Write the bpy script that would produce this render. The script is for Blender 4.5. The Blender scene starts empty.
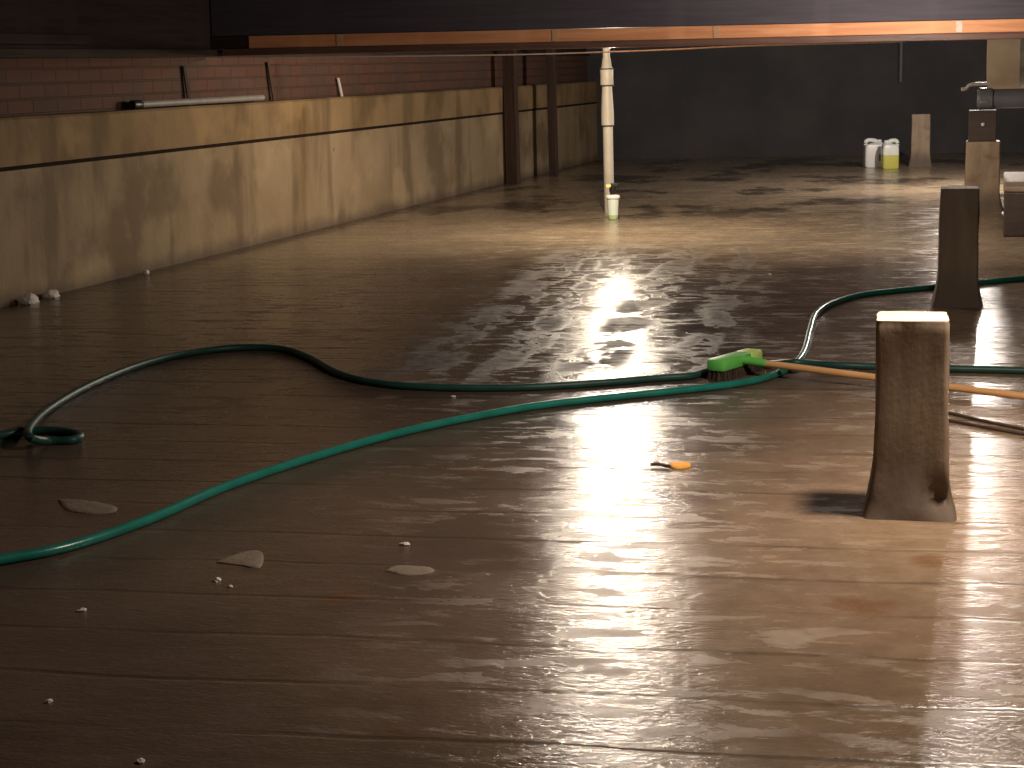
import bpy, bmesh, math, random
from mathutils import Vector, Matrix, noise
random.seed(7)
C = bpy.context.scene.collection
SC = bpy.context.scene
PI = math.pi

# ------------------------------------------------------------------ camera
F = 1800.0; H = 1.05
PITCH = math.atan(319 / F); ROLL = math.radians(1.2)
RC = Matrix.Rotation(PI/2 - PITCH, 3, 'X') @ Matrix.Rotation(-ROLL, 3, 'Z')
def ray(x, y): return RC @ Vector(((x-512)/F, (384-y)/F, -1))
def fl(x, y, z=0.0):                       # point of the plane z seen at a photo position
    r = ray(x, y); return Vector((0, 0, H)) + r * ((z-H)/r.z)
def at(x, y, Y):                           # point at distance Y into the room
    r = ray(x, y); return Vector((0, 0, H)) + r * (Y/r.y)
cam = bpy.data.cameras.new('camera'); co = bpy.data.objects.new('camera', cam); C.objects.link(co)
cam.sensor_width = 36; cam.lens = 36*F/1024; cam.clip_start = 0.05
co.matrix_world = Matrix.Translation((0, 0, H)) @ RC.to_4x4()
SC.camera = co

# ------------------------------------------------------------------ helpers
def link(name, me, mat=None, parent=None, smooth=False):
    o = bpy.data.objects.new(name, me); C.objects.link(o)
    if mat: me.materials.append(mat)
    if parent: o.parent = parent
    if smooth:
        for p in me.polygons: p.use_smooth = True
    return o
def obj(name, bm, mat, parent=None, smooth=False):
    bmesh.ops.recalc_face_normals(bm, faces=bm.faces)
    me = bpy.data.meshes.new(name); bm.to_mesh(me); bm.free()
    o = link(name, me, mat, parent, smooth)
    if smooth:
        try: me.set_sharp_from_angle(angle=math.radians(40))
        except Exception: pass
    return o
def tag(o, label, cat, group=None):
    o['label'] = label; o['category'] = cat
    if group: o['group'] = group
    return o
def thing(name, label, cat, loc=(0, 0, 0), rz=0.0, group=None):
    o = bpy.data.objects.new(name, None); C.objects.link(o); o.empty_display_size = .05
    o.location = loc; o.rotation_euler = (0, 0, rz)
    return tag(o, label, cat, group)
def struct(o): o['kind'] = 'structure'; return o

def box(bm, lo, hi, bev=0.0, seg=2):
    r = bmesh.ops.create_cube(bm, size=1)
    vs = r['verts']
    for v in vs:
        v.co = Vector([(lo[i]+hi[i])/2 + v.co[i]*(hi[i]-lo[i]) for i in range(3)])
    if bev:
        es = list({e for v in vs for e in v.link_edges})
        bmesh.ops.bevel(bm, geom=es, offset=bev, segments=seg, affect='EDGES', profile=.5)
def loft(bm, rings, cap=(True, True), closed=True):
    rs = [[bm.verts.new(p) for p in r] for r in rings]
    n = len(rs[0])
    for a, b in zip(rs, rs[1:]):
        for i in range(n if closed else n-1):
            bm.faces.new((a[i], a[(i+1) % n], b[(i+1) % n], b[i]))
    if cap[0]: bm.faces.new(rs[0])
    if cap[1]: bm.faces.new(rs[-1])
def lathe(bm, prof, n=28, c=(0, 0), cap=(True, True)):
    loft(bm, [[(c[0]+r*math.cos(2*PI*k/n), c[1]+r*math.sin(2*PI*k/n), z) for k in range(n)] for r, z in prof], cap)
def rsq(w, d, rad, z, per=5):              # rounded rectangle ring
    pts = []
    for sx, sy, a0 in ((1, 1, 0), (-1, 1, 90), (-1, -1, 180), (1, -1, 270)):
        for k in range(per):
            a = math.radians(a0 + 90*k/(per-1))
            pts.append(Vector((sx*(w-rad)+rad*math.cos(a), sy*(d-rad)+rad*math.sin(a), z)))
    return pts
def spline(pts, sub=8):
    P = [Vector(p) for p in pts]; out = []
    P = [2*P[0]-P[1]] + P + [2*P[-1]-P[-2]]
    for i in range(1, len(P)-2):
        a, b, c, d = P[i-1:i+3]
        for k in range(sub):
            t = k/sub
            out.append(.5*((2*b) + (c-a)*t + (2*a-5*b+4*c-d)*t*t + (3*b-a-3*c+d)*t**3))
    out.append(P[-2]); return out
def tube(bm, pts, r, n=12):
    rings = []; up = Vector((0, 0, 1))
    for i, p in enumerate(pts):
        t = (pts[min(i+1, len(pts)-1)] - pts[max(i-1, 0)]).normalized()
        s = t.cross(up)
        if s.length < 1e-3: s = t.cross(Vector((0, 1, 0)))
        s.normalize(); u = s.cross(t)
        rr = r(i/(len(pts)-1)) if callable(r) else r
        rings.append([p + s*rr*math.cos(2*PI*k/n) + u*rr*math.sin(2*PI*k/n) for k in range(n)])
    loft(bm, rings)

# ------------------------------------------------------------------ materials
class N:
    def __init__(s, name):
        s.m = bpy.data.materials.new(name); s.m.use_nodes = True; s.t = s.m.node_tree
        s.b = s.t.nodes['Principled BSDF']
    def n(s, typ, **kw):
        nd = s.t.nodes.new(typ)
        for k, v in kw.items(): setattr(nd, k, v)
        return nd
    def put(s, sock, v):
        if hasattr(v, 'is_output'): s.t.links.new(v, sock)
        else: sock.default_value = v
    def obj(s): return s.n('ShaderNodeTexCoord').outputs['Object']
    def mapp(s, v, scale=(1, 1, 1), rz=0.0, loc=(0, 0, 0)):
        d = s.n('ShaderNodeMapping'); s.put(d.inputs['Vector'], v)
        d.inputs['Scale'].default_value = scale; d.inputs['Rotation'].default_value = (0, 0, rz); d.inputs['Location'].default_value = loc
        return d.outputs[0]
    def noise(s, v, sc, det=4, ro=.55, dist=0.0):
        d = s.n('ShaderNodeTexNoise'); s.put(d.inputs['Vector'], v)
        d.inputs['Scale'].default_value = sc; d.inputs['Detail'].default_value = det
        d.inputs['Roughness'].default_value = ro; d.inputs['Distortion'].default_value = dist
        return d.outputs['Fac']
    def ramp(s, f, a, b, lo=0.0, hi=1.0):
        d = s.n('ShaderNodeMapRange', interpolation_type='SMOOTHSTEP'); s.put(d.inputs[0], f)
        for i, v in enumerate((a, b, lo, hi)): d.inputs[i+1].default_value = v
        return d.outputs[0]
    def mth(s, op, a, b=0.0, c=0.0):
        d = s.n('ShaderNodeMath', operation=op)
        s.put(d.inputs[0], a); s.put(d.inputs[1], b); s.put(d.inputs[2], c); return d.outputs[0]
    def mix(s, f, a, b):
        d = s.n('ShaderNodeMix', data_type='RGBA'); s.put(d.inputs[0], f)
        for i, v in ((6, a), (7, b)): s.put(d.inputs[i], (*v, 1) if isinstance(v, tuple) else v)
        return d.outputs[2]
    def xyz(s, v):
        d = s.n('ShaderNodeSeparateXYZ'); s.put(d.inputs[0], v); return d.outputs
    def bump(s, h, dist, strength=1.0, nrm=None):
        d = s.n('ShaderNodeBump'); s.put(d.inputs['Height'], h)
        d.inputs['Distance'].default_value = dist; d.inputs['Strength'].default_value = strength
        if nrm is not None: s.put(d.inputs['Normal'], nrm)
        return d.outputs[0]
    def set(s, **kw):
        names = dict(col='Base Color', rough='Roughness', nrm='Normal', spec='Specular IOR Level', metal='Metallic', trans='Transmission Weight', sss='Subsurface Weight', coat='Coat Weight', ior='IOR')
        for k, v in kw.items():
            s.put(s.b.inputs[names[k]], (*v, 1) if isinstance(v, tuple) else v)
        return s.m

def plain(name, a, b, sc=8, rough=.6, bump=.002, spec=.4, stretch=(1, 1, 1), **kw):
    s = N(name); v = s.mapp(s.obj(), stretch)
    n1 = s.noise(v, sc, 5)
    return s.set(col=s.mix(s.ramp(n1, .3, .7), a, b), rough=rough, spec=spec,
                 nrm=s.bump(s.noise(v, sc*6, 4), bump), **kw)

W0 = fl(0, 308); W1 = fl(505, 183)
WD = (W1-W0).normalized(); WA = math.atan2(WD.y, WD.x)
WN = Vector((WD.y, -WD.x, 0))              # into the room

# the wet slab: board-marked concrete, dark where soaked, pale where nearly dry and where lamplight is painted in
GA = math.radians(10.5)                    # heading of the board marks
def floor_material():
    s = N('wet_concrete_floor'); P = s.obj()
    R = s.mapp(P, rz=GA)                   # x across the boards, y along them
    X = s.xyz(P); G = s.xyz(R)
    big = s.noise(P, .55, 4, .6); mid = s.noise(P, 2.2, 5, .6); fine = s.noise(P, 14, 5, .65)
    wob = s.noise(R, 1.3, 3)
    # cross joints left by the forms every 24 cm
    cy = s.mth('ADD', s.mth('DIVIDE', G[1], .2435), s.mth('MULTIPLY', wob, .35))
    fr = s.mth('FRACT', cy); ed = s.mth('MINIMUM', fr, s.mth('SUBTRACT', 1.0, fr))
    brk = s.ramp(s.noise(s.mapp(R, (.6, 1.6, 1)), 2.2, 4), .38, .56)
    joint = s.mth('MULTIPLY', s.ramp(ed, .015, .05, 1, 0), brk)
    # long marks every 26 cm
    gx = s.mth('ADD', G[0], s.mth('MULTIPLY', s.mth('SUBTRACT', s.noise(R, 1.6, 3), .5), .22))
    far = s.mth('MULTIPLY', s.ramp(X[1], 5.7, 6.4), s.ramp(s.mth('ABSOLUTE', s.mth('ADD', gx, .98)), .50, .72, 1, 0))   # the long marks show on the soaked middle of the slab
    track = None
    for tx, tw in ((-1.31, .05), (-1.03, .075), (-.66, .075), (-.42, .04)):
        tk = s.ramp(s.mth('ABSOLUTE', s.mth('SUBTRACT', gx, tx)), tw*.5, tw*1.6, 1, 0)
        track = tk if track is None else s.mth('MAXIMUM', track, tk)
    track = s.mth('MULTIPLY', track, far)
    # dry band by the pipe and near-right ground, both with lamplight put into the colour
    dry_lit1 = s.mth('MULTIPLY', s.ramp(s.mth('ADD', X[1], s.mth('MULTIPLY', big, 2.2)), 9.9, 11.4), 1.0)
    diag = s.mth('ADD', s.mth('MULTIPLY', X[0], 1.25), s.mth('MULTIPLY', X[1], -.42))
    dry_lit2 = s.ramp(s.mth('ADD', diag, s.mth('MULTIPLY', mid, .9)), -1.35, -.1)
    dry_lit = s.mth('MAXIMUM', dry_lit1, dry_lit2)
    dry_lit = s.mth('MULTIPLY', dry_lit, s.ramp(mid, .25, .62, .78, 1))
    c = s.mix(s.ramp(mid, .3, .7), (.088, .061, .047), (.118, .083, .063))
    d = s.mix(s.ramp(fine, .3, .7), (.165, .112, .070), (.22, .154, .100))
    d = s.mix(s.ramp(X[1], 8.5, 10.5), d, s.mix(s.ramp(fine, .3, .7), (.27, .205, .140), (.35, .27, .185)))
    c = s.mix(dry_lit, c, d)
    soak = s.mth('MULTIPLY', s.ramp(s.noise(s.mapp(P, (1, .6, 1)), 1.15, 5, .62), .50, .59), s.ramp(X[1], 11.5, 13.0))
    c = s.mix(s.mth('MULTIPLY', soak, .85), c, (.045, .034, .028))
    rust = s.ramp(s.noise(P, 3.4, 3), .64, .74)
    c = s.mix(s.mth('MULTIPLY', rust, .55), c, (.12, .055, .026))
    for px, py, r in ((930, 561, .045), (862, 606, .06), (345, 598, .05)):
        q = fl(px, py)
        dd = s.n('ShaderNodeVectorMath', operation='DISTANCE'); s.put(dd.inputs[0], P); dd.inputs[1].default_value = q
        rr = s.ramp(s.mth('ADD', dd.outputs['Value'], s.mth('MULTIPLY', s.mth('SUBTRACT', fine, .5), .08)), r*.3, r*1.5, .6, 0)
        c = s.mix(rr, c, (.13, .055, .022))
    c = s.mix(s.mth('MULTIPLY', joint, .45), c, (.035, .024, .018))
    grit = s.ramp(s.noise(P, 55, 2), .72, .80)
    c = s.mix(s.mth('MULTIPLY', grit, .35), c, (.50, .42, .34))
    # gloss: water film, broken by rough patches between the marks
    pn = s.noise(s.mapp(R, (1.6, 1, 1)), 3.1, 4, .6, .3)
    patch = s.mth('MULTIPLY', s.ramp(pn, .43, .53), far)
    patch = s.mth('MULTIPLY', patch, s.mth('SUBTRACT', 1.0, s.mth('MULTIPLY', track, .9)))
    patch = s.mth('MULTIPLY', patch, s.ramp(X[1], 11.0, 10.0))
    rough = s.mth('ADD', s.ramp(mid, .3, .7, .11, .19), s.mth('MULTIPLY', dry_lit, .05))
    dash = s.ramp(s.noise(s.mapp(R, (.32, 1, 1)), 17, 4, .65, .4), .50, .60)   # crumbs and ridges standing dry above the film
    dash = s.mth('MULTIPLY', dash, s.ramp(s.noise(R, 3.3, 3), .35, .6, .25, 1))
    rough = s.mth('ADD', rough, s.mth('MULTIPLY', patch, .42))
    rough = s.mth('ADD', rough, s.mth('MULTIPLY', dash, .24))
    spec = s.mth('SUBTRACT', s.ramp(fine, .3, .7, .36, .6), s.mth('MULTIPLY', patch, .36))
    spec = s.mth('MULTIPLY', spec, s.mth('SUBTRACT', 1.0, s.mth('MULTIPLY', joint, .6)))
    c = s.mix(s.mth('MULTIPLY', patch, .5), c, (.030, .018, .014))
    foot_shade = s.n('ShaderNodeVectorMath', operation='DOT_PRODUCT'); s.put(foot_shade.inputs[0], P); foot_shade.inputs[1].default_value = WN
    gd = s.mth('ADD', s.mth('SUBTRACT', foot_shade.outputs['Value'], W0.dot(WN)), s.mth('MULTIPLY', s.mth('SUBTRACT', mid, .5), .12))
    c = s.mix(s.ramp(gd, .07, .22, .7, 0), c, (.020, .014, .011))            # shade along the wall foot, painted into the slab
    # relief
    str_ = s.mapp(R, (.55, 1, 1))
    h = s.mth('ADD', s.mth('MULTIPLY', s.noise(str_, 30, 5, .62), .0050), s.mth('MULTIPLY', s.noise(str_, 120, 3, .6), .0016))
    h = s.mth('ADD', h, s.mth('MULTIPLY', joint, -.004))
    h = s.mth('ADD', h, s.mth('MULTIPLY', s.noise(str_, 6, 3), .006))
    b = s.n('ShaderNodeBump'); s.put(b.inputs['Height'], h); b.inputs['Distance'].default_value = 1.0; b.inputs['Strength'].default_value = .5
    return s.set(col=c, rough=rough, spec=spec, nrm=b.outputs[0])

def wall_material(name, a, b, stain, lift=0.0):
    s = N(name); P = s.obj(); X = s.xyz(P)
    streak = s.noise(s.mapp(P, (3.2, 3.2, .7)), 1.0, 5, .6)
    blot = s.noise(P, 2.0, 6, .6); fine = s.noise(P, 30, 4)
    c = s.mix(s.ramp(blot, .3, .7), a, b)
    c = s.mix(s.ramp(streak, .48, .68, 0, .75), c, stain)
    c = s.mix(s.ramp(s.noise(P, 1.3, 5), .50, .64, 0, .75), c, stain)
    c = s.mix(s.ramp(s.noise(s.mapp(P, (1, 1, 1), 0, (7, 3, 1)), 1.8, 4), .55, .68, 0, .5), c, tuple(min(1, x*k) for x, k in zip(b, (1.35, 1.3, 1.2))))
    base = s.ramp(s.mth('ADD', X[2], s.mth('MULTIPLY', blot, .14)), .06, .17, .75, 0)
    c = s.mix(base, c, (.09, .065, .05))                  # darker towards the foot of the wall
    hole = s.ramp(s.noise(P, 9, 2), .74, .78, 0, .6)
    c = s.mix(hole, c, (.06, .045, .03))
    return s.set(col=c, rough=.85, spec=.25, nrm=s.bump(s.mth('ADD', blot, s.mth('MULTIPLY', fine, .25)), .012))
def brick_material():
    s = N('old_brick'); P = s.obj(); X = s.xyz(P)
    cv = s.n('ShaderNodeCombineXYZ'); s.put(cv.inputs[0], X[0]); s.put(cv.inputs[1], X[2])
    br = s.n('ShaderNodeTexBrick'); s.put(br.inputs['Vector'], cv.outputs[0])
    br.inputs['Scale'].default_value = 1; br.inputs['Brick Width'].default_value = .23; br.inputs['Row Height'].default_value = .072
    br.inputs['Mortar Size'].default_value = .007; br.inputs['Mortar Smooth'].default_value = .4
    br.inputs['Color1'].default_value = (.125, .060, .042, 1); br.inputs['Color2'].default_value = (.105, .053, .037, 1); br.inputs['Mortar'].default_value = (.082, .046, .033, 1)
    n1 = s.noise(P, 4, 5)
    c = s.mix(s.ramp(n1, .42, .66, 0, .85), br.outputs['Color'], (.085, .055, .042))
    return s.set(col=c, rough=.85, spec=.2, nrm=s.bump(s.mth('ADD', s.mth('MULTIPLY', br.outputs['Fac'], -.6), n1), .008))
def timber(name, a, b, rough=.7, grain=(.7, 12, 12), spec=.3):
    s = N(name); P = s.obj()
    g = s.noise(s.mapp(P, grain), 3.0, 6, .6, .6); k = s.noise(s.mapp(P, (3.3, .5, .5)), 1.0, 2)
    c = s.mix(s.ramp(g, .3, .72), a, b)
    c = s.mix(s.ramp(k, .54, .66, 0, .3), c, tuple(min(1, x*1.25) for x in b))
    return s.set(col=c, rough=rough, spec=spec, nrm=s.bump(g, .003))

def post_material(pale=True, k=1.0):
    s = N('pier_concrete'); P = s.obj(); X = s.xyz(P)
    st = s.noise(s.mapp(P, (1, 1, .22)), 16, 5, .6); bl = s.noise(P, 9, 5, .6)
    c = s.mix(s.ramp(st, .3, .7), tuple(v*k for v in (.25, .188, .132)), tuple(v*k for v in (.34, .26, .185)))
    c = s.mix(s.ramp(bl, .5, .72, 0, .6), c, (.13, .075, .045))
    c = s.mix(s.ramp(s.noise(P, 24, 3), .70, .78, 0, .6), c, (.36, .30, .24))
    wet = s.ramp(s.mth('ADD', X[2], s.mth('MULTIPLY', bl, .10)), .10, .24, .8, 0)   # soaked foot
    c = s.mix(wet, c, (.095, .072, .058))
    top = s.ramp(X[2], .4555, .4595)                                              # pale top, lamplight from above put into the colour
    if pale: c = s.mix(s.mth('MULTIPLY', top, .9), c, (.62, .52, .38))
    return s.set(col=c, rough=.7, spec=.3, nrm=s.bump(s.mth('ADD', st, s.mth('MULTIPLY', s.noise(P, 60, 3), .2)), .0028))

M = {}
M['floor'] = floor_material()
M['wall'] = wall_material('stained_concrete', (.25, .182, .105), (.31, .235, .145), (.135, .092, .052))
M['cap'] = wall_material('ochre_concrete', (.21, .14, .066), (.27, .185, .095), (.12, .078, .038))
M['brick'] = brick_material()
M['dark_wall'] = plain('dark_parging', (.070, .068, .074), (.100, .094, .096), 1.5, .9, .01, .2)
M['ceiling'] = timber('dark_subfloor', (.030, .022, .020), (.045, .034, .030), .85)
M['rim'] = timber('blackened_timber', (.022, .014, .012), (.045, .028, .022), .8)
M['header'] = timber('dark_painted_beam', (.062, .056, .072), (.080, .073, .092), .75)
M['orange'] = timber('orange_timber', (.58, .25, .115), (.74, .37, .19), .6, (.7, 10, 10))
M['brown'] = timber('brown_timber', (.095, .050, .038), (.15, .080, .062), .45)
M['stud'] = timber('old_brown_stud', (.050, .029, .022), (.080, .047, .035), .8, (10, 10, .7))
M['post'] = post_material(True, .8); M['post_plain'] = post_material(False); M['post_shaded'] = post_material(False, .55)  # last copy darkened for the shaded face of the backlit pier
M['block'] = plain('footing_concrete', (.26, .19, .14), (.38, .30, .22), 5, .7, .006)
M['pvc'] = plain('aged_white_pipe', (.47, .43, .36), (.55, .51, .44), 6, .45, .001)
M['ring'] = plain('dark_rubber', (.03, .022, .018), (.05, .035, .03), 10, .6, .001)
M['hose_dark'] = plain('dark_hose_rubber', (.012, .050, .042), (.018, .070, .058), 14, .45, .0004, .3)
M['hose'] = plain('green_hose_rubber', (.010, .135, .108), (.014, .175, .140), 14, .28, .0004, .5)
M['black_hose'] = M['hose']
M['brass'] = plain('brass', (.42, .30, .12), (.5, .36, .16), 10, .35, .0005, metal=1.0)
M['green'] = plain('green_plastic', (.10, .46, .08), (.14, .54, .11), 9, .45, .001)
M['lime'] = plain('lime_green', (.46, .68, .14), (.54, .74, .20), 9, .45, .001)
M['bristle'] = plain('brown_bristle', (.025, .016, .011), (.05, .03, .018), 60, .7, .004, stretch=(1, 1, .15))
M['handle'] = timber('bare_wood_handle', (.50, .27, .11), (.66, .39, .18), .5, (.9, 14, 14))
M['white'] = plain('white_plastic', (.80, .80, .80), (.86, .86, .86), 6, .35, .0006)
M['clear'] = plain('cloudy_plastic', (.72, .76, .70), (.80, .83, .78), 6, .3, .0006)
M['yellow'] = plain('yellow_green_liquid', (.55, .54, .10), (.62, .61, .15), 6, .35, .0006)
M['mint'] = plain('pale_mint_plastic', (.62, .72, .64), (.70, .79, .72), 6, .3, .0006)
M['mint2'] = plain('green_liquid', (.36, .52, .22), (.42, .58, .27), 6, .35, .0006)
M['black'] = plain('black_plastic', (.012, .012, .013), (.02, .02, .02), 8, .4, .001)
M['nozzle'] = plain('yellow_plastic', (.85, .72, .18), (.9, .78, .24), 8, .4, .0006)
M['label'] = plain('blue_grey_label', (.12, .15, .19), (.16, .2, .25), 40, .5, .0004)
M['tank'] = plain('beige_enamel', (.42, .35, .26), (.50, .42, .32), 5, .5, .002)
M['blackpipe'] = plain('black_pipe_plastic', (.13, .135, .155), (.17, .175, .20), 6, .45, .001)
M['steel'] = plain('grey_steel', (.30, .29, .28), (.42, .41, .39), 12, .4, .001, metal=.6)
M['galv'] = plain('pale_metal_pipe', (.60, .58, .55), (.72, .70, .67), 8, .4, .001)
M['dull'] = plain('dull_grey_pipe', (.22, .20, .18), (.28, .26, .235), 12, .5, .001)
M['splice'] = timber('pale_splice', (.50, .30, .17), (.60, .38, .23), .6)
M['packer'] = timber('dark_packer', (.055, .042, .037), (.08, .062, .055), .75)
M['darkblock'] = plain('shaded_block', (.050, .036, .030), (.080, .058, .046), 5, .6, .005)
M['joint'] = plain('dark_joint_gap', (.016, .011, .008), (.026, .018, .013), 20, .95, .002, .05)
M['pale_line'] = plain('pale_glint', (.50, .43, .35), (.62, .55, .46), 30, .4, .0005)
M['wire'] = plain('dark_wire', (.045, .032, .025), (.07, .05, .04), 30, .5, .0005)
M['leaf'] = plain('orange_leaf', (.62, .26, .03), (.75, .38, .06), 40, .6, .001)
M['twig'] = plain('dark_bark', (.04, .026, .02), (.07, .045, .035), 40, .8, .002)
M['flake'] = plain('pale_flake', (.15, .115, .085), (.19, .148, .11), 20, .75, .003)
M['chalk'] = plain('white_rubble', (.55, .50, .45), (.72, .68, .62), 20, .8, .006)

# ------------------------------------------------------------------ setting
def wpt(t, n=0.0, z=0.0): return W0 + WD*t + WN*n + Vector((0, 0, z))
CORNER_T = (fl(603, 160)-W0).dot(WD)
CO = wpt(CORNER_T)

bm = bmesh.new()
bmesh.ops.create_grid(bm, x_segments=40, y_segments=60, size=1)
for v in bm.verts: v.co = Vector((v.co.x*9+2, v.co.y*12+9, 0))
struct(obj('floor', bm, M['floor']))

def walled(name, bm, mat, parent=None):
    o = obj(name, bm, mat, parent)
    if parent is None:
        o.location = W0; o.rotation_euler = (0, 0, WA)
    return o
# left wall in its own frame: x along it, -y into the room, z up
GRZ, LEDGE = .628, .857
bm = bmesh.new(); T0, T1 = -9.0, CORNER_T+.3
NX = 60
prof = [(0, -.05), (0, GRZ-.012), (.03, GRZ-.008), (.03, GRZ+.008), (.30, GRZ+.008), (.30, -.05)]
def wall_prof(prof):
    rings = []
    for i in range(NX+1):
        x = T0+(T1-T0)*i/NX
        wob = .0015*noise.noise((x*1.7, 0, 0))
        rings.append([(x, y+(wob if y < .02 else 0), z+(.006*noise.noise((x*2.3, 5, 0)) if z > .7 else 0)) for y, z in prof])
    b = bmesh.new(); loft(b, rings); return b
wl = struct(walled('wall_left', wall_prof(prof), M['wall']))
walled('upper_course', wall_prof([(.03, GRZ+.0085), (-.006, GRZ+.0085), (-.008, LEDGE-.012), (.004, LEDGE), (.30, LEDGE), (.30, GRZ+.009)]), M['cap'], wl)
bm = bmesh.new(); box(bm, (T0, .004, GRZ-.0115), (T1, .028, GRZ+.0065)); walled('pour_joint', bm, M['joint'], wl)
bm = bmesh.new(); box(bm, (T0, .10, LEDGE), (T1, .30, 1.13)); walled('brick_course', bm, M['brick'], wl)
# sill and rim boards on top of the bricks
bm = bmesh.new(); box(bm, (T0, .07, 1.13), (T1, .30, 1.175), .004); tl = struct(walled('trim_left', bm, M['rim']))
bm = bmesh.new(); box(bm, (T0, .11, 1.175), (T1, .15, 1.62), .004); walled('rim_board', bm, M['rim'], tl)
# a ledger nailed to the rim board near the camera end
bm = bmesh.new(); box(bm, (T0, .075, 1.195), (1.15, .11, 1.245), .004); walled('nailer', bm, M['rim'], tl)

# back wall
BA = math.radians(-2.0)
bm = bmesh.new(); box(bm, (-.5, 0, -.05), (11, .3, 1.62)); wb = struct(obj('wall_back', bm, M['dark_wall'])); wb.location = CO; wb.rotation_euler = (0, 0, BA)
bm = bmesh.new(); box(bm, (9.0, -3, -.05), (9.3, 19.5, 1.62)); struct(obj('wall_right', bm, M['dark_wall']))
bm = bmesh.new(); box(bm, (-6, -3, 1.62), (11, 21, 1.66)); struct(obj('ceiling', bm, M['ceiling']))

# ------------------------------------------------------------------ the beam
BL = at(232, 50, 10.75); BR = at(1024, 30.5, 10.45)
bd = (BR-BL); bd.z = 0; bd.normalize(); bz = (BL.z+BR.z)/2
BRZ = math.atan2(bd.y, bd.x)
beam = thing('ceiling_beam', 'long timber ceiling beam with a glowing orange lower edge spanning the crawl space', 'beam', (BL.x, BL.y, bz), BRZ)
LEN = (BR-BL).length + 4.0
bm = bmesh.new(); box(bm, (-.12, .012, .074), (LEN, .13, 1.62-bz-.002), .004); hd = obj('header', bm, M['header'], beam); hd['label'] = 'dark grey painted face'
bm = bmesh.new(); box(bm, (-.16, .004, 0), (.098, .10, .073), .003); obj('end_block', bm, M['rim'], beam)['label'] = 'dark end of the lower edge'
bm = bmesh.new()
box(bm, (.1, 0, 0), (LEN, .10, .072), .004); ob = obj('edge_board', bm, M['orange'], beam); ob['label'] = 'orange sawn timber board'
bm = bmesh.new(); box(bm, (-.05, -.012, -.040), (LEN, .09, -.001), .004); obj('bottom_strip', bm, M['brown'], beam)['label'] = 'dark brown strip'
# small steel straps across the board joints
for x, mt in ((.62, 'splice'), (1.88, 'splice'), (2.81, 'splice'), (4.19, 'pale_line')):
    bm = bmesh.new(); box(bm, (x, -.003, .003), (x+.035, .0005, .069), .001); obj('joint_strap', bm, M[mt], beam)
bm = bmesh.new()
glint_pts = [at(x, y, 10.72) for x, y in ((262, 57.5), (300, 56.8), (400, 56), (520, 54.5), (650, 50.5), (745, 46), (860, 43), (905, 41.5))]  # pale line added for the bright highlight dashes under the beam
tube(bm, spline(glint_pts, 6), .004, 8)
tag(obj('pale_line', bm, M['pale_line'], None, True), 'thin pale line of painted glints along the underside of the orange beam', 'pale_line')

# ------------------------------------------------------------------ on the left wall
def wall_px(x, y, n=0.0):                  # point of the wall plane (offset n into the room) under a photo position
    r = ray(x, y); o = Vector((0, 0, H)); p0 = W0 + WN*n
    return o + r*((p0-o).dot(WN)/r.dot(WN))
a = wall_px(136, 101, -.045); b = wall_px(262, 93, -.045)
a.z = b.z = LEDGE+.026
a.z = b.z = LEDGE+.026
pg = thing('ledge_pipe', 'pale grey pipe with a dark end cap lying on the wall ledge under the bricks', 'pipe', a)
bm = bmesh.new(); tube(bm, [Vector(), (b-a)], .019, 14); obj('tube', bm, M['dull'], pg, True)
u = (b-a).normalized()
bm = bmesh.new(); tube(bm, [-u*.05, -u*.045, u*.04, u*.05], lambda t: .025 if .2 < t < .9 else .022, 14); obj('end_part', bm, M['black'], pg, True)['label'] = 'dark end cap'
for (x0, y0, x1, y1, lab, mt) in ((184, 66, 190, 109, 'thin dark strap leaning on the bricks above the grey ledge pipe', 'rim'),
                              (268, 62, 274, 97, 'short dark strap on the bricks right of the grey ledge pipe', 'stud'),
                              (338, 78, 342, 96, 'small pale peg standing on the wall ledge against the bricks', 'galv')):
    p = wall_px(x1, y1, -.075); p.z = LEDGE + .001; q = wall_px(x0, y0, -.085)
    bm = bmesh.new(); d = (q-p)
    w = WD*.017; nn = WN*.004
    loft(bm, [[p+s1*w+s2*nn for s1, s2 in ((-1, -1), (1, -1), (1, 1), (-1, 1))], [q+s1*w+s2*nn for s1, s2 in ((-1, -1), (1, -1), (1, 1), (-1, 1))]])
    tag(obj('peg' if mt == 'galv' else 'strap', bm, M[mt]), lab, 'peg' if mt == 'galv' else 'strap')
# two old timber studs in front of the wall near the far corner
for (x, y, w, lab) in ((513.5, 183, .055, 'wide dark brown timber stud against the left wall'),
                       (554, 176, .035, 'narrow dark brown timber stud nearest the far left corner')):
    p = fl(x, y)
    bm = bmesh.new(); box(bm, (-w, -.05, 0), (w, .05, 1.61), .004)
    if w > .05: box(bm, (-w-.035, -.01, 0), (-w-.001, .04, .70), .003)
    o = obj('timber_stud', bm, M['stud']); o.location = p; o.rotation_euler = (0, math.radians(-.6), WA-PI/2)
    tag(o, lab, 'timber stud')
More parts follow.
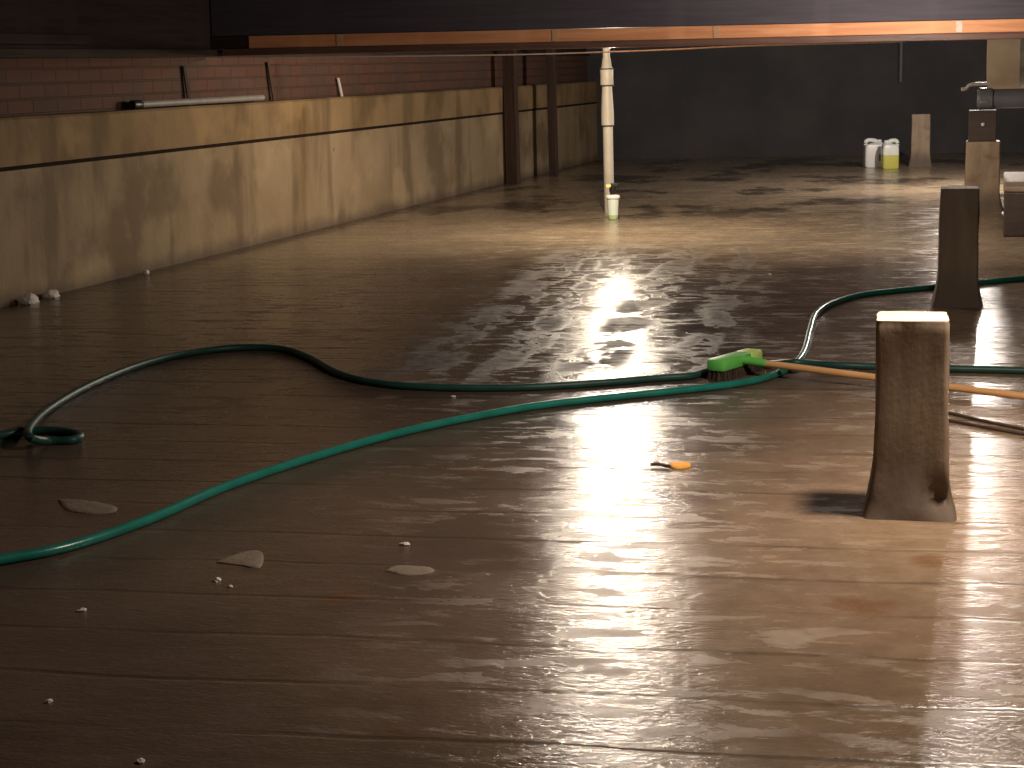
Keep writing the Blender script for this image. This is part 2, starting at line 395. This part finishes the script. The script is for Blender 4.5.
# white crumbs at the foot of the wall
def lump(name, p, sx, sy, sz, mat, seed, label, cat, group=None, rz=0.0):
    bm = bmesh.new(); bmesh.ops.create_icosphere(bm, subdivisions=3, radius=1)
    for v in bm.verts:
        k = 1+.35*noise.noise(v.co*1.4+Vector((seed*3.1, 0, 0)))+.15*noise.noise(v.co*3.5+Vector((0, seed, 0)))
        v.co = Vector((v.co.x*sx*k, v.co.y*sy*k, max(v.co.z*sz*k, -sz*.5)+sz*.5))
    o = obj(name, bm, mat, None, True); o.location = p; o.rotation_euler = (0, 0, rz)
    return tag(o, label, cat, group)
for i, (x, y, s1, lab) in enumerate(((6, 303, .06, 'white crumbled rubble lump by the wall foot at the left edge'), (30, 297, .05, 'white rubble lump at the wall foot, right of the left-edge lump'), (118, 273, .025, 'small white rubble crumb at the wall foot, farthest along'))):
    q = fl(x, y); t = (q-W0).dot(WD); q = wpt(t, .055-.01*i)
    lump('rubble_lump', q, s1, s1*.55, s1*.5, M['chalk'], i+1, lab, 'rubble', None, WA)

# ------------------------------------------------------------------ concrete piers
def pier(p, hw, hh, flare, rz, label, seed, chip=False, mat='post_plain', name='concrete_pier'):
    bm = bmesh.new(); rings = []
    hs = [0, .015, .03, .05, .075, .10, .14, .19, .25, .32, .38, .43, hh-.012, hh-.003, hh]
    hs = [h for i, h in enumerate(hs) if i < 9 or h <= hh+1e-6]
    for z in hs:
        t = max(0, 1-z/.13); w = hw*(1.0+.05*(1-z/hh)) + flare*t**1.5
        if z > hh-.004: w -= .002
        ring = rsq(w, w, .012 if z > .05 else .02, z, 6)
        dense = []
        for a_, b_ in zip(ring, ring[1:]+ring[:1]):
            m_ = 8 if (b_-a_).length > .06 else 1; dense += [a_.lerp(b_, i/m_) for i in range(m_)]
        ring = dense
        for q in ring:
            k = .006*noise.noise(Vector((q.x*9, q.y*9, z*7+seed*5))) + .003*noise.noise(Vector((q.x*30, q.y*30, z*26+seed)))
            d = Vector((q.x, q.y, 0)).normalized(); q += d*k
            if chip:                       # a broken front corner near the foot
                e = Vector((q.x-w*.78, q.y+w*.95, (z-.05)*1.0))
                f = max(0, 1-(e/.045).length); q += Vector((-.004, .020, 0))*f
        rings.append(ring)
    loft(bm, rings, (True, True))
    o = obj(name, bm, M[mat], None, True); o.location = p; o.rotation_euler = (0, 0, rz)
    return tag(o, label, 'concrete pier', None)
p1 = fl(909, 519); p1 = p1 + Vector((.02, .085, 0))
pier(p1, .081, .460, .020, -math.radians(12.5), 'nearest brown concrete pier with its lit top coloured pale', 1, True, 'post')
p2 = fl(957, 307); p2 = p2 + Vector((.02, .08, 0))
pier(p2, .080, .50, .024, -math.radians(13), 'dark concrete pier standing behind the nearest pale-topped pier', 2, mat='post_shaded')
p3 = fl(983, 211); p3 = p3 + Vector((.02, .12, 0))
pier(p3, .112, .47, .03, -math.radians(14), 'brown concrete pier carrying the black pipe at the right edge', 3)
p4 = fl(920, 166.5); p4 = p4 + Vector((.02, .08, 0))
pier(p4, .088, .50, .024, -math.radians(13), 'far pale concrete pier right of the white and yellow jugs', 4)

# low footing block at the right edge
q = fl(1003, 237)
blk = thing('footing_block', 'low block with its shaded front and lit top put into the colours at the right edge, behind the dark pier', 'concrete block', (q.x, q.y, 0), -math.radians(15.3))
bm = bmesh.new(); box(bm, (0, 0, 0), (2.0, 1.42, .262), .01); obj('body', bm, M['darkblock'], blk)  # shade of the front put into the body colour
bm = bmesh.new(); box(bm, (-.006, -.006, .2625), (2.006, 1.426, .292), .008); obj('lit_top', bm, M['block'], blk)['label'] = 'lit top coloured pale'  # the lit top, built as a paler layer

# ------------------------------------------------------------------ tank and pipes at the right
Y3 = p3.y
tl_ = at(988, 60, Y3+.35)
R_ = .27; tz = at(988, 90, Y3+.35).z + R_
tank = thing('hanging_tank', 'beige cylindrical tank hung under the ceiling at the right edge', 'tank', (tl_.x, Y3+.35, tz), -math.radians(17))
bm = bmesh.new()
def xring(x, r, n=40): return [(x, r*math.cos(2*PI*k/n), r*math.sin(2*PI*k/n)) for k in range(n)]
loft(bm, [xring(.0, R_-.02), xring(.006, R_-.004), xring(.02, R_), xring(1.6, R_), xring(1.62, R_-.02)]); obj('shell', bm, M['tank'], tank, True)
for x in (.22, 1.2):
    bm = bmesh.new(); loft(bm, [xring(x, R_+.001), xring(x, R_+.006), xring(x+.04, R_+.006), xring(x+.04, R_+.001)], (False, False)); obj('band', bm, M['steel'], tank, True)
    bm = bmesh.new(); box(bm, (x+.005, -.012, R_-.02), (x+.035, .012, 1.619-tz)); obj('hanger', bm, M['steel'], tank)
# black pipe resting on the pier
a = at(977, 99, Y3); r = .066
bp = thing('drain_pipe', 'thick black horizontal pipe resting over the brown pier at the right edge', 'pipe', a, -math.radians(13))
bm = bmesh.new(); loft(bm, [xring(.09, r-.006), xring(.09, r), xring(2.2, r), xring(2.2, r-.006)]); obj('tube', bm, M['blackpipe'], bp, True)
bm = bmesh.new(); loft(bm, [xring(0, r*.3), xring(.0, r*.86), xring(.012, r*.96), xring(.016, r+.008), xring(.10, r+.008), xring(.104, r-.001)]); obj('end_collar', bm, M['blackpipe'], bp, True)
bm = bmesh.new(); box(bm, (.02, -r-.013, -.022), (.07, -r-.006, -.014), .002); obj('clamp', bm, M['steel'], bp)
# bracket between pier top and pipe
bz0 = .471; bz1 = a.z - r - .010
br_ = thing('pipe_bracket', 'dark timber packer between the brown pier top and the black pipe', 'bracket', (p3.x, p3.y, bz0), -math.radians(14))
bm = bmesh.new(); box(bm, (-.10, -.09, 0), (.085, .09, bz1-bz0), .006); obj('block', bm, M['packer'], br_)
bm = bmesh.new(); lathe(bm, [(.012, 0), (.012, .010), (.006, .014)], 12)
o = obj('bolt', bm, M['galv'], br_, True); o.location = (-.005, -.09, (bz1-bz0)*.55); o.rotation_euler = (PI/2, 0, 0)
bm = bmesh.new()
pp = [at(x, y, Y3-.02) for x, y in ((961.5, 89.4), (966, 88.6), (969.5, 85.3), (975, 84.2), (990, 83.6))]
tube(bm, spline(pp, 8), .0125, 12); tag(obj('bent_pipe', bm, M['galv'], None, True), 'thin white bent pipe just above the end of the thick black pipe', 'pipe')
# faint pipe down the back wall
rr_ = ray(901, 60); bn = Vector((-math.sin(BA), math.cos(BA), 0)); q = Vector((0, 0, H)) + rr_*((CO-bn*.05-Vector((0, 0, H))).dot(bn)/rr_.dot(bn))
bm = bmesh.new(); tube(bm, [Vector((q.x, q.y, .78)), Vector((q.x, q.y, 1.615))], .024, 12)
tag(obj('wall_pipe', bm, M['blackpipe'], None, True), 'thin dark vertical pipe down the dark back wall', 'pipe')

# ------------------------------------------------------------------ white standing pipe
p = fl(609.5, 213); k = p.y/F
wp = thing('drain_stack', 'white vertical plastic pipe with couplings under the beam', 'pipe', p); wp.rotation_euler = (0, math.radians(-.5), 0)
def zz(y): return at(608, y, p.y).z
bm = bmesh.new(); lathe(bm, [(5.0*k, 0), (5.0*k, zz(125)), (5.0*k, zz(70)), (3.6*k, zz(57)), (3.4*k, 1.60)]); obj('tube', bm, M['pvc'], wp, True)
bm = bmesh.new(); lathe(bm, [(5.1*k, zz(126)), (6.3*k, zz(125)), (6.3*k, zz(112)), (4.9*k, zz(86)), (4.9*k, zz(84))]); obj('reducer', bm, M['pvc'], wp, True)
bm = bmesh.new(); lathe(bm, [(6.0*k, zz(85.5)), (6.6*k, zz(84)), (6.4*k, zz(76)), (6.7*k, zz(69)), (5.2*k, zz(66.5)), (4.0*k, zz(58))]); obj('coupling', bm, M['pvc'], wp, True)
for y, rr in ((125.6, 6.5), (85.4, 7.0), (68.8, 7.0)):
    bm = bmesh.new(); lathe(bm, [(5*k, zz(y+.9)), (rr*k, zz(y+.7)), (rr*k, zz(y-.5)), (5*k, zz(y-.7))]); obj('seal_ring', bm, M['ring'], wp, True)['label'] = 'dark seal ring'

# ------------------------------------------------------------------ spray bottle
p = fl(613.3, 220.0); k = p.y/F
sb = thing('spray_bottle', 'pale mint spray bottle with yellow nozzle standing before the white pipe', 'spray bottle', (p.x, p.y+.04, 0), math.radians(8))
bm = bmesh.new(); lathe(bm, [(.026, 0), (.031, .003), (.034, .02), (.0345, .030)]); obj('liquid', bm, M['mint2'], sb, True)['label'] = 'green liquid in the bottom'
bm = bmesh.new(); lathe(bm, [(.0345, .0305), (.040, .13), (.041, .142)]); obj('body', bm, M['mint'], sb, True)
bm = bmesh.new(); lathe(bm, [(.041, .142), (.048, .146), (.049, .158), (.044, .165), (.02, .170)]); obj('collar', bm, M['white'], sb, True)['label'] = 'white collar'
bm = bmesh.new(); lathe(bm, [(.020, .169), (.018, .19), (.024, .200), (.024, .222), (.014, .226)]); box(bm, (-.012, -.014, .216), (.042, .014, .248), .006)
loft(bm, [[Vector((-.022, s*.006, z)) + Vector((dx, 0, 0)) for dx, s in ((0, -1), (.008, -1), (.008, 1), (0, 1))] for z in (.185, .20, .22)])
hd = obj('trigger_head', bm, M['black'], sb, True); hd['label'] = 'black trigger head'
bm = bmesh.new(); box(bm, (-.048, -.012, .217), (-.0125, .012, .238), .005); obj('nozzle', bm, M['nozzle'], hd)['label'] = 'yellow nozzle'

# ------------------------------------------------------------------ jugs by the back wall
def jug(name, label, p, w, d, h, rz, mat, capmat, liquid=None, hx=-.02):
    t = thing(name, label, 'jug', p, rz)
    lv = h*.48
    def body(z0, z1, bmm):
        S = [(0, .90), (.012, 1.0), (h*.48, 1.0), (h*.72, .99), (h*.82, .92)]
        zs = sorted({z0, z1, *[z for z, _ in S if z0 < z < z1]})
        rings = []
        for z in zs:
            for (za, ka), (zb, kb) in zip(S, S[1:]):
                if za <= z <= zb: kk = ka+(kb-ka)*(z-za)/(zb-za)
            rings.append(rsq(w*kk, d*kk, min(w, d)*.35, z, 5))
        loft(bmm, rings)
    if liquid:
        bm = bmesh.new(); body(0, lv, bm); obj('liquid', bm, liquid, t, True)['label'] = 'yellow-green liquid in the lower half'
        bm = bmesh.new(); body(lv+.0005, h*.82, bm)
    else:
        bm = bmesh.new(); body(0, h*.82, bm)
    # sloped shoulder up to the neck
    rings = []
    for tt in (0, .35, .7, 1):
        a_ = w*.92*(1-tt)+.026*tt; b_ = d*.92*(1-tt)+.026*tt
        rings.append([v+Vector((w*.42*tt, 0, 0)) for v in rsq(a_, b_, min(a_, b_)*(.35+.6*tt), h*.82+h*.10*tt, 5)])
    loft(bm, rings)
    obj('body', bm, mat, t, True)
    bm = bmesh.new(); lathe(bm, [(.026, h*.915), (.027, h*.93), (.027, h*.985), (.022, h)], 20, (w*.42, 0)); obj('cap', bm, capmat, t, True)
    bm = bmesh.new()
    tube(bm, spline([Vector((-w*.86, 0, h*.78)), Vector((-w*.84, 0, h*.93)), Vector((-w*.55, 0, h*.985)), Vector((0, 0, h*.965)), Vector((w*.30, 0, h*.90))], 6), .020, 12)
    obj('handle', bm, mat, t, True)
    return t
pj = fl(875.5, 167.3)
j1 = jug('plastic_jug', 'opaque white plastic jug by the far dark wall', pj + Vector((0, .06, 0)), 100e-3, .07, .265, 0, M['white'], M['white'])
bm = bmesh.new(); box(bm, (.030, -.0725, .06), (.088, -.0695, .125), .001); obj('label_sticker', bm, M['label'], j1)['label'] = 'blue-grey label'
pj = fl(890.8, 168.8)
jug('plastic_jug', 'clear jug half full of yellow-green liquid beside the white jug', pj + Vector((0, .05, 0)), .078, .06, .27, math.radians(180), M['clear'], M['white'], M['yellow'])

# ------------------------------------------------------------------ hoses
RH = .0125
bc = Vector((fl(731, 378).x, fl(731, 378).y, 0)) + Vector((.02, .05, 0))
he = fl(1024, 397, .02)
hd_ = Vector((he.x-bc.x, he.y-bc.y, 0)).normalized(); ha = math.atan2(hd_.y, hd_.x)
def bl(x, y): return bc + Matrix.Rotation(ha, 3, 'Z') @ Vector((x, y, 0))
def hose(px, label, r=RH, lift={}, name='garden_hose', mat='hose'):
    pts = []
    for i, q in enumerate(px):
        z = r + lift.get(i, 0.0); pts.append(fl(q[0], q[1], z) if len(q) == 2 else Vector((q[0], q[1], z)))
    bm = bmesh.new(); tube(bm, spline(pts, 7), r, 12)
    return tag(obj(name, bm, M[mat], None, True), label, 'hose')
rear = [(-60, 450), (-15, 439), (12, 433), (40, 430.5), (66, 432), (80, 436), (72, 440), (48, 441), (30, 437.5), (30, 427), (50, 408), (90, 385), (140, 365), (190, 353), (240, 347.5),
        (282, 349), (310, 358), (340, 374), (380, 383.5), (440, 387.5), (520, 387.5), (600, 383), (660, 378), (690, 376), bl(-.085, -.07), bl(-.068, .09), bl(0, .195), (770, 364), (795, 362.5), (825, 364.5), (860, 366), (920, 368), (1000, 370), (1060, 372)]
hose(rear, mat='hose_dark', label='dark green garden hose with a small loop at the left edge, rear of two', lift={2: .0, 3: .0, 8: .026, 9: .02, 27: .006, 28: .032, 29: .010})
front = [(-60, 570), (0, 560), (70, 546), (150, 519), (230, 485), (330, 452), (420, 428), (520, 408.5), (600, 398.5), (680, 390.5), (735, 384), (768, 377), (792, 366), (804, 352), (810, 330), (816, 314), (832, 303), (862, 294.5), (900, 290), (945, 286), (985, 282), (1060, 275)]
ho = hose(front, 'long green garden hose sweeping across the near left floor to beyond the broom')

# ------------------------------------------------------------------ push broom
broom = thing('deck_brush', 'long handled scrub brush with a green head and bare wooden handle lying by the hoses', 'brush', bc, ha)
# local frame: +x along the handle, y along the head
HLW = .135; t0 = Matrix.Rotation(math.radians(24), 4, 'X') @ Matrix.Rotation(math.radians(14), 4, 'Y')
hz = .032
def brx(bm, y0, y1, x0, x1, z0, z1, bev):
    box(bm, (x0, y0, z0), (x1, y1, z1), bev)
bm = bmesh.new(); brx(bm, -HLW, HLW*.42, -.034, .034, hz, hz+.042, .010); gb = obj('head', bm, M['green'], broom, True); gb['label'] = 'green head block'
bm = bmesh.new(); brx(bm, HLW*.42+.0005, HLW, -.034, .034, hz, hz+.042, .010); obj('end_part', bm, M['lime'], gb, True)['label'] = 'lime green far end of the block'  # far end of the head in a lighter, yellower green
bm = bmesh.new(); rnd = random.Random(3)
for i in range(18):
    for j in range(4):
        y = -HLW+.012+i*(2*HLW-.024)/17; x = -.024+j*.016
        dx, dy = rnd.uniform(-.012, .012), rnd.uniform(-.006, .006)
        n6 = 6
        loft(bm, [[(x+.005*math.cos(2*PI*k/n6), y+.0055*math.sin(2*PI*k/n6), hz+.001) for k in range(n6)],
                  [(x+dx+.008*math.cos(2*PI*k/n6), y+dy+.0085*math.sin(2*PI*k/n6), .001) for k in range(n6)]])
obj('bristles', bm, M['bristle'], broom)['label'] = 'brown bristles'
L = (he-bc).length; zE = .018
hp = [Vector((.034, 0, hz+.024)), Vector((.12, 0, hz+.018)), Vector((L, 0, .022)), Vector((1.42, 0, .014))]
bm = bmesh.new(); tube(bm, [hp[0]-Vector((.01, 0, 0)), hp[0], hp[1]], lambda t: .017-.004*t, 14); obj('socket', bm, M['green'], broom, True)['label'] = 'green handle socket'
bm = bmesh.new(); tube(bm, [hp[1]-Vector((.03, 0, -.001)), hp[1]*.5+hp[2]*.5, hp[2], hp[3], hp[3]+Vector((.006, 0, 0))], lambda t: .0115 if t < .9 else .008, 14); obj('handle', bm, M['handle'], broom, True)['label'] = 'bare tan wooden handle'

# ------------------------------------------------------------------ small things on the floor
def flat(name, px, th, mat, label, cat, seed=0):
    P = [fl(x, y) for x, y in px]; c = sum(P, Vector())/len(P)
    Q = spline(P+[P[0]], 5)[:-1]
    bm = bmesh.new()
    def rg(k, z): return [c*(1-k)+q*k+Vector((0, 0, z+.3*th*noise.noise(q*40+Vector((seed, 0, 0))))) for q in Q]
    lo = [Vector((q.x, q.y, .0005)) for q in Q]
    loft(bm, [lo, rg(.97, th*.6), rg(.8, th), rg(.35, th*1.1)])
    return tag(obj(name, bm, mat, None, True), label, cat)
flat('fallen_leaf', ((668, 465.5), (676, 463), (686, 463.5), (691, 466), (685, 468.5), (674, 469)), .007, M['leaf'], 'small orange leaf on the wet floor left of the nearest pier', 'leaf')
bm = bmesh.new(); tube(bm, spline([fl(651, 465, .006), fl(657, 464, .009), fl(664, 465.5, .006), fl(670, 466.5, .008)], 4), .0045, 8)
tag(obj('twig', bm, M['twig'], None, True), 'short dark twig touching the orange leaf', 'twig')
flat('concrete_flake', ((58, 500), (80, 500.5), (104, 504), (117, 508), (112, 513), (88, 514), (66, 510)), .004, M['flake'], 'large pale flat flake on the floor between the two hoses at left', 'concrete flake')
flat('concrete_flake', ((216, 563), (236, 555), (252, 551), (263, 554), (260, 568), (240, 566)), .004, M['flake'], 'pale flat flake on the floor in front of the long hose', 'concrete flake', 3)
flat('concrete_flake', ((385, 571), (398, 566), (430, 568), (432, 573), (408, 576)), .003, M['flake'], 'thin pale flake on the near floor left of the bright reflection', 'concrete flake', 5)
chips = [(65, 546.5, 'white chip against the long hose near the left edge'), (82, 611, 'white chip alone on the dark near left floor'), (217.5, 581, 'white chip just below the pale flake, left of a pair'), (230.5, 587, 'white chip just below the pale flake, right of a pair'),
         (453, 397, 'tiny white chip between the two hoses left of the bright reflection'), (405, 545, 'white chip on the near floor above the thin pale flake'), (49, 702, 'dim white chip at the lower left'), (141, 762, 'white chip at the bottom edge of the near floor'),
         (770, 275, 'white chip on the dark wet floor beyond the broom')]
for i, (x, y, lab) in enumerate(chips):
    s = .005+.0013*((i*7) % 3)
    lump('white_chip', fl(x, y), s*1.5, s, s*.6, M['chalk'], i+9, lab, 'chip', None, i*.7)
for px, lab in ((((922, 408), (945, 412), (985, 421), (1024, 429), (1060, 437)), 'thin dark wire on the floor right of the nearest pier, rear of two'),
                (((922, 416), (948, 420), (985, 427), (1024, 434), (1060, 440)), 'thin dark wire on the floor right of the nearest pier, front of two')):
    bm = bmesh.new(); tube(bm, spline([fl(x, y, .005) for x, y in px], 6), .005, 8)
    tag(obj('wire', bm, M['wire'], None, True), lab, 'wire')

# ------------------------------------------------------------------ light
def lamp(name, loc, power, col, rad=.05):
    l = bpy.data.lights.new(name, 'POINT'); l.energy = power; l.color = col; l.shadow_soft_size = rad
    o = bpy.data.objects.new(name, l); C.objects.link(o); o.location = loc; return o
WARM = (1.0, .80, .58)
def along(x, Y, z): q = at(x, 60, Y); return (q.x, Y, z)
def reflector(name, loc, aim, power, col, size):
    l = bpy.data.lights.new(name, 'AREA'); l.shape = 'DISK'; l.size = size; l.energy = power; l.color = col
    o = bpy.data.objects.new(name, l); C.objects.link(o); o.location = loc
    o.rotation_euler = (Vector(aim)-Vector(loc)).to_track_quat('-Z', 'Y').to_euler(); return o
reflector('aimed_lamp', along(613, 9.3, 1.45), (.3, 5.2, 0), 17, (1, .87, .76), .16)
lamp('work_lamp', along(612, 11.15, 1.135), 118, (1, .83, .62), .03)
lamp('work_lamp', along(985, 9.3, 1.39), 14, (1, .84, .70), .06)
reflector('aimed_lamp', along(985, 9.2, 1.42), (1.3, 11.0, 1.0), 26, (1, .84, .70), .14)  # added unseen lamp that brightens the orange edge of the beam
reflector('ceiling_lamp', (1.25, 3.92, 1.60), (1.25, 4.0, 0), 66, (1, .82, .66), .2)
lamp('work_lamp', along(985, 14.4, 1.22), 210, (1, .88, .78), .03)
w = bpy.data.worlds.new('world'); SC.world = w; w.use_nodes = True
w.node_tree.nodes['Background'].inputs[0].default_value = (.80, .72, .80, 1)
w.node_tree.nodes['Background'].inputs[1].default_value = .09

vs = SC.view_settings
vs.view_transform = 'Standard'; vs.look = 'None'; vs.gamma = 1; vs.use_curve_mapping = False; vs.exposure = 0.0
